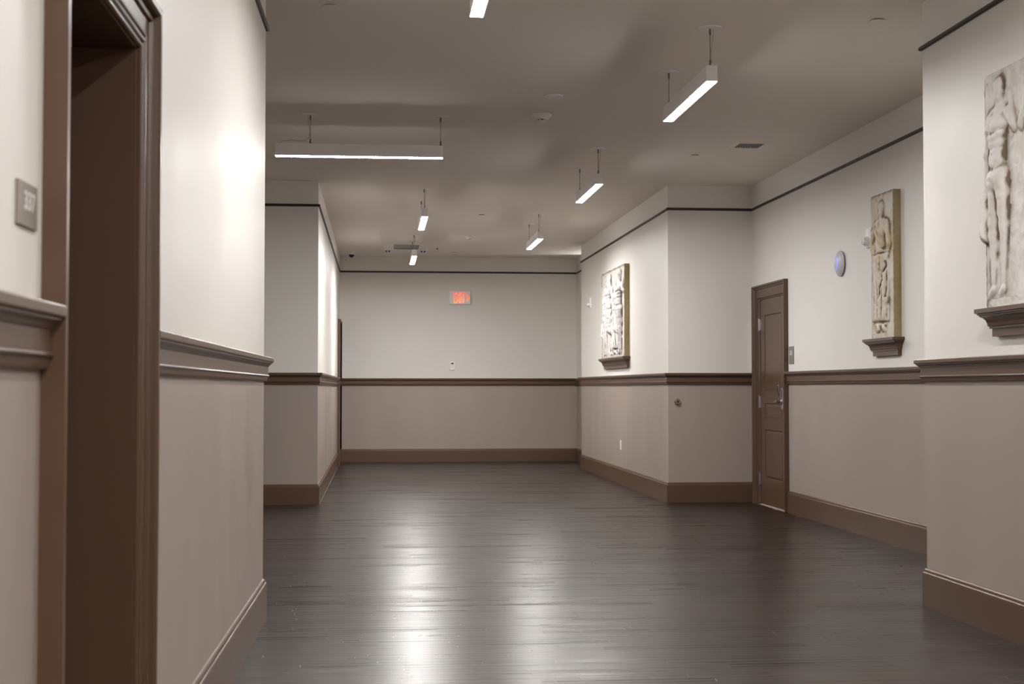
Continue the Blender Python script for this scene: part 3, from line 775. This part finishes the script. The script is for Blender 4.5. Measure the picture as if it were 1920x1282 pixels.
def figure_field(kind, n=(110, 260), flip=1, seed=0):
    """height field of a standing figure, 1 unit tall; returns X, Z, H (H in units)"""
    X, Z = np.meshgrid(np.linspace(-0.30, 0.30, n[0]), np.linspace(-0.01, 1.03, n[1]))
    x = X * flip
    C_ = []
    def cap(x1, z1, r1, x2, z2, r2, k=1.0):
        d = np.array([x2 - x1, z2 - z1]); L2 = (d ** 2).sum() + 1e-9
        t = np.clip(((x - x1) * d[0] + (Z - z1) * d[1]) / L2, 0, 1)
        dist = np.hypot(x - x1 - t * d[0], Z - z1 - t * d[1]); r = r1 + (r2 - r1) * t
        C_.append(np.sqrt(np.clip(1 - (dist / r) ** 2, 0, 1)) * r ** 0.75 * 0.42 * k)
    # head and neck
    cap(0.015, 0.955, 0.046, 0.010, 0.915, 0.040, 1.0); cap(0.005, 0.90, 0.032, 0.0, 0.86, 0.04, .8)
    cap(0.048, 0.93, 0.012, 0.052, 0.925, 0.010, 1.1)
    # trunk
    cap(-0.055, 0.825, 0.045, 0.06, 0.825, 0.045, .9)
    cap(-0.035, 0.775, 0.06, -0.03, 0.76, 0.055, 1.0); cap(0.04, 0.775, 0.06, 0.035, 0.76, 0.055, 1.0)
    cap(0.0, 0.76, 0.085, 0.0, 0.62, 0.068, .85); cap(0.0, 0.60, 0.07, 0.0, 0.54, 0.082, .85)
    if kind == 'nude':
        cap(-0.10, 0.815, 0.036, -0.135, 0.66, 0.028, 1.0); cap(-0.135, 0.66, 0.028, -0.15, 0.50, 0.022, 1.0); cap(-0.15, 0.49, 0.028, -0.150, 0.45, 0.02, 1)
        cap(0.11, 0.82, 0.038, 0.165, 0.75, 0.03, 1.0); cap(0.165, 0.75, 0.029, 0.12, 0.90, 0.022, 1.0)
        cap(-0.04, 0.53, 0.062, -0.055, 0.32, 0.042, 1.0); cap(-0.055, 0.29, 0.042, -0.075, 0.07, 0.024, 1.0); cap(-0.075, 0.035, 0.026, -0.115, 0.012, 0.02, 1)
        cap(0.045, 0.53, 0.062, 0.055, 0.32, 0.042, 1.0); cap(0.055, 0.29, 0.040, 0.035, 0.07, 0.024, 1.0); cap(0.035, 0.035, 0.026, -0.005, 0.012, 0.02, 1)
        # cloth hanging from the lowered arm
        cap(-0.150, 0.46, 0.035, -0.125, 0.30, 0.048, 1.15); cap(-0.125, 0.30, 0.05, -0.07, 0.27, 0.035, 1.1)
        cap(-0.15, 0.44, 0.02, -0.15, 0.27, 0.026, 1.3)
    else:
        cap(-0.10, 0.815, 0.042, -0.185, 0.70, 0.034, .9); cap(-0.185, 0.69, 0.032, -0.115, 0.58, 0.028, 1.0)
        cap(0.105, 0.81, 0.046, 0.145, 0.66, 0.036, .95); cap(0.145, 0.65, 0.034, 0.10, 0.56, 0.028, 1.0)
        # long robe
        cap(-0.055, 0.56, 0.075, -0.075, 0.13, 0.085, .70); cap(0.055, 0.56, 0.075, 0.065, 0.13, 0.085, .70); cap(0.0, 0.50, 0.09, 0.0, 0.13, 0.09, .74)
        cap(-0.05, 0.035, 0.03, -0.075, 0.015, 0.022, 1.3); cap(0.045, 0.035, 0.03, 0.075, 0.015, 0.022, 1.3)
    H = smoothmax(C_, 160.0)
    H = np.clip(H - math.log(len(C_)) / 160.0 * 0.9, 0, None)
    r = np.random.default_rng(seed)
    body = np.clip(H / 0.02, 0, 1)
    if kind != 'nude':
        low = np.clip((0.60 - Z) / 0.05, 0, 1) * np.clip((Z - 0.085) / 0.01, 0, 1)
        ph = 0.9 * np.sin(Z * 5 + seed) + 0.25 * np.sin(Z * 17)
        H = H + body * low * (0.0065 * np.cos(x * 95 + ph * 2) + 0.003 * np.cos(x * 180 + ph * 3 + 1))
        H = H * np.where((Z < 0.085) & (Z > 0.065), 0.35, 1.0)
        up = np.clip((Z - 0.60) / 0.04, 0, 1) * np.clip((0.86 - Z) / 0.04, 0, 1)
        H = H + body * up * 0.0032 * np.cos((x * 1.0 + Z * 1.1) * 75 + seed)
        H = H - body * 0.012 * np.exp(-((Z - 0.60) / 0.006) ** 2)                       # belt
        d = np.abs((x - 0.10) - (Z - 0.52) * 0.38 + 0.01 * np.sin(Z * 60)); H = H - body * 0.020 * np.exp(-(d / 0.010) ** 2) * (Z < 0.54) * (Z > 0.20)
        d = np.abs((x - 0.112) - (Z - 0.43) * 0.06); H = H - body * 0.018 * np.exp(-(d / 0.007) ** 2) * (Z < 0.52) * (Z > 0.26)
    else:
        for (zc, wd, am) in ((0.735, 0.008, .006), (0.70, 0.006, .003), (0.665, 0.006, .003), (0.575, 0.012, .006)):
            H = H - body * am * np.exp(-((Z - zc - 0.6 * x ** 2 * 6) / wd) ** 2) * (np.abs(x) < 0.08)
        H = H - body * 0.005 * np.exp(-(x / 0.006) ** 2) * (Z > 0.56) * (Z < 0.80)
        cl = (x < -0.06) & (Z < 0.46) & (Z > 0.25)
        H = H + body * cl * 0.006 * np.cos((x * 120 + Z * 25))
    # worn, chipped surface
    def blur(a, k):
        for _ in range(k):
            a = (np.roll(a, 1, 0) + np.roll(a, -1, 0) + np.roll(a, 1, 1) + np.roll(a, -1, 1) + a) / 5
        return a
    nz = blur(r.normal(size=H.shape), 10); nz /= nz.std()
    H = H + body * 0.0011 * nz
    H = np.clip(blur(H, 2), 0, None)
    return X, Z, H, blur

def carve(name, kind, parent, face_x, y_c, z0, height, m, flip=1, seed=0, depth=1.0, ymin=None, ymax=None, wide=1.0):
    """figure standing proud of a slab face at x = face_x (faces -x); image left is +y"""
    X, Z, H, blur = figure_field(kind, flip=flip, seed=seed)
    nz, nx = H.shape
    pat = np.clip((blur(H, 30) - H) * 120, 0, 1) * 1.0 + np.clip(0.006 - H, 0, 0.006) / 0.006 * np.clip(blur(H, 10) * 120, 0, 1) * 0.4  # crevices and outlines darkened: patina plus depth shading put into the colour
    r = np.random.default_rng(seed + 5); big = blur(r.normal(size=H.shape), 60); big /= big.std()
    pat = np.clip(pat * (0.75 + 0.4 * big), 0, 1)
    Y = y_c - X * height * wide; ZZ = z0 + Z * height; XX = face_x - H * height * depth + 0.0006
    idx = -np.ones(H.shape, int); keep = np.zeros(H.shape, bool)
    quad = (H[:-1, :-1] > 1e-4) | (H[1:, :-1] > 1e-4) | (H[:-1, 1:] > 1e-4) | (H[1:, 1:] > 1e-4)
    if ymin is not None: quad &= (Y[:-1, :-1] < ymax) & (Y[1:, 1:] > ymin)
    quad &= ZZ[:-1, :-1] > z0 - 0.5 * height * 0.02
    keep[:-1, :-1] |= quad; keep[1:, :-1] |= quad; keep[:-1, 1:] |= quad; keep[1:, 1:] |= quad
    idx[keep] = np.arange(keep.sum())
    vs = np.stack([XX[keep], Y[keep], ZZ[keep]], 1)
    a, b, c, d = idx[:-1, :-1][quad], idx[:-1, 1:][quad], idx[1:, 1:][quad], idx[1:, :-1][quad]
    fs = np.stack([a, d, c, b], 1)
    off = np.array(parent_world(parent))
    me = bpy.data.meshes.new(name); me.from_pydata((vs - off).tolist(), [], fs.tolist()); me.materials.append(m)
    set_attr(me, 'patina_shade', pat[keep].astype(float).tolist())
    bm = bmesh.new(); bm.from_mesh(me); bmesh.ops.recalc_face_normals(bm, faces=bm.faces[:])
    s = sum(f.normal.x for f in bm.faces)
    if s > 0: bmesh.ops.reverse_faces(bm, faces=bm.faces[:])
    bm.to_mesh(me); bm.free()
    me.polygons.foreach_set('use_smooth', [True] * len(me.polygons))
    o = bpy.data.objects.new(name, me); COL.objects.link(o); o.parent = parent
    return o

def slab(parent, xw, th, y0, y1, z0, z1, m_face, m_side, seed):
    """plaster slab with slightly broken edges; face towards -x, patina at its rim"""
    r = np.random.default_rng(seed)
    ny, nz_ = 50, 64
    Yg, Zg = np.meshgrid(np.linspace(y0, y1, ny), np.linspace(z0, z1, nz_))
    Xg = np.full(Yg.shape, xw - th) + r.normal(0, 0.0009, Yg.shape)
    jag = r.normal(0, 0.0007, (nz_,)); Yg[:, 0] += np.abs(jag); Yg[:, -1] -= np.abs(r.normal(0, 0.0007, (nz_,)))
    Zg[-1, :] -= np.abs(r.normal(0, 0.003, (ny,)))
    Xg[:, 0] += 0.002; Xg[:, -1] += 0.002; Xg[-1, :] += 0.002
    vs = []; fs = []; mi = []; pat = []
    for j in range(nz_):
        for i in range(ny):
            vs.append((Xg[j, i], Yg[j, i], Zg[j, i]))
            e = min(i, ny - 1 - i, nz_ - 1 - j)
            pat.append(0.35 * max(0, 1 - e / 1.5) + 0.12 * r.random())
    for j in range(nz_ - 1):
        for i in range(ny - 1):
            a = j * ny + i; fs.append((a, a + ny, a + ny + 1, a + 1)); mi.append(0)
    o = len(vs)
    ring = [j * ny for j in range(nz_)] + [(nz_ - 1) * ny + i for i in range(1, ny)] + [j * ny + ny - 1 for j in range(nz_ - 2, -1, -1)] + [i for i in range(ny - 2, 0, -1)]
    for k in ring: vs.append((xw - 0.0015, vs[k][1], vs[k][2])); pat.append(0.5)
    n = len(ring)
    for k in range(n):
        q = (k + 1) % n; fs.append((ring[k], o + k, o + q, ring[q])); mi.append(1)
    fs.append(tuple(o + k for k in range(n))); mi.append(1)
    off = np.array(parent_world(parent))
    me = bpy.data.meshes.new('slab'); me.from_pydata((np.array(vs) - off).tolist(), [], fs)
    me.materials.append(m_face); me.materials.append(m_side); me.polygons.foreach_set('material_index', mi)
    set_attr(me, 'patina_shade', [float(p) for p in pat])
    bm = bmesh.new(); bm.from_mesh(me); bmesh.ops.recalc_face_normals(bm, faces=bm.faces[:]); bm.to_mesh(me); bm.free()
    ob = bpy.data.objects.new('slab', me); COL.objects.link(ob); ob.parent = parent
    return ob

def bracket(xw, y0, y1, label):
    """moulded wall shelf; y0..y1 is the extent of its cap"""
    t = empty('wall_shelf', (xw, (y0 + y1) / 2, 1.45), label, 'wall shelf', 'moulded shelves under the carved panels')
    PCAP = 0.094
    def ring(p, z):
        e = PCAP - p
        return [(xw, y0 + e, z), (xw - p, y0 + e, z), (xw - p, y1 - e, z), (xw, y1 - e, z)]
    mb = MB(); mb.loft([ring(p, z) for p, z in ((0.088, 1.562), (0.094, 1.564), (0.094, 1.583), (0.092, 1.585))]); mb.build('cap', M_TRIM, t)
    mb = MB(); mb.loft([ring(p, z) for p, z in ((0.040, 1.4875), (0.040, 1.497), (0.046, 1.500), (0.048, 1.515), (0.054, 1.530), (0.064, 1.541), (0.076, 1.547), (0.076, 1.552), (0.084, 1.555), (0.084, 1.562))])
    mb.build('cove_moulding', M_TRIM, t)
    mb = MB(); mb.loft([ring(p, z) for p, z in ((0.030, 1.449), (0.030, 1.4875))]); mb.build('base_block', M_TRIM, t)
    return t

ZR0, ZR1 = 1.5855, 2.712
# narrow panel in the right recess: one robed figure
bracket(3.957, 10.372, 11.045, 'small moulded brown shelf under the tall narrow carved panel in the recess')
r = empty('relief_panel', (3.957, 10.68, ZR0), 'tall narrow ochre-stained plaster relief of one robed figure in the right recess', 'relief panel', 'carved plaster panels on wall shelves')
slab(r, 3.957, 0.058, 10.432, 10.925, ZR0, ZR1, PL_OCHRE, PL_OCHRE_EDGE, 3)
carve('carved_figure', 'robed', r, 3.899, 10.70, ZR0 + 0.045, 1.02, PL_OCHRE, flip=1, seed=4, depth=0.9, wide=1.2, ymin=10.44, ymax=10.92)
# wide panel on the far corridor wall
bracket(3.05, 16.965, 18.865, 'long moulded brown shelf under the bright white carved panel far down the corridor')
r = empty('relief_panel', (3.05, 17.9, ZR0), 'bright white wide plaster relief of a group of figures on the far corridor wall', 'relief panel', 'carved plaster panels on wall shelves')
slab(r, 3.05, 0.060, 17.015, 18.785, ZR0, ZR1, PL_WHITE, PL_OCHRE_EDGE, 5)
for k, (yc_, kd, fl, hh) in enumerate(((17.27, 'nude', 1, 1.03), (17.63, 'robed', -1, 0.93), (17.98, 'nude', -1, 1.02), (18.40, 'nude', 1, 0.90))):
    carve('carved_figure', kd, r, 2.991, yc_, ZR0 + 0.03, hh, PL_WHITE, flip=fl, seed=20 + k, depth=(2.0, 1.3, 2.2, 1.5)[k], ymin=17.02, ymax=18.78, wide=(1.2, 1.3, 1.15, 1.5)[k])
# near panel on the right pier, running out of the picture
bracket(3.015, 4.86, 6.735, 'long moulded brown shelf cut by the picture edge on the near right pier')
r = empty('relief_panel', (3.015, 5.8, ZR0), 'large greyish white plaster relief of nude figures on the near right pier', 'relief panel', 'carved plaster panels on wall shelves')
slab(r, 3.015, 0.060, 4.92, 6.665, ZR0, ZR1, PL_GREY, PL_OCHRE_EDGE, 7)
for k, (yc_, kd, fl, hh) in enumerate(((6.50, 'nude', 1, 1.05), (6.10, 'nude', -1, 1.04), (5.68, 'robed', 1, 1.02), (5.25, 'nude', 1, 1.03))):
    carve('carved_figure', kd, r, 2.956, yc_, ZR0 + 0.05, hh, PL_GREY, flip=fl, seed=40 + k, depth=1.35, ymin=4.93, ymax=6.655, wide=0.95)
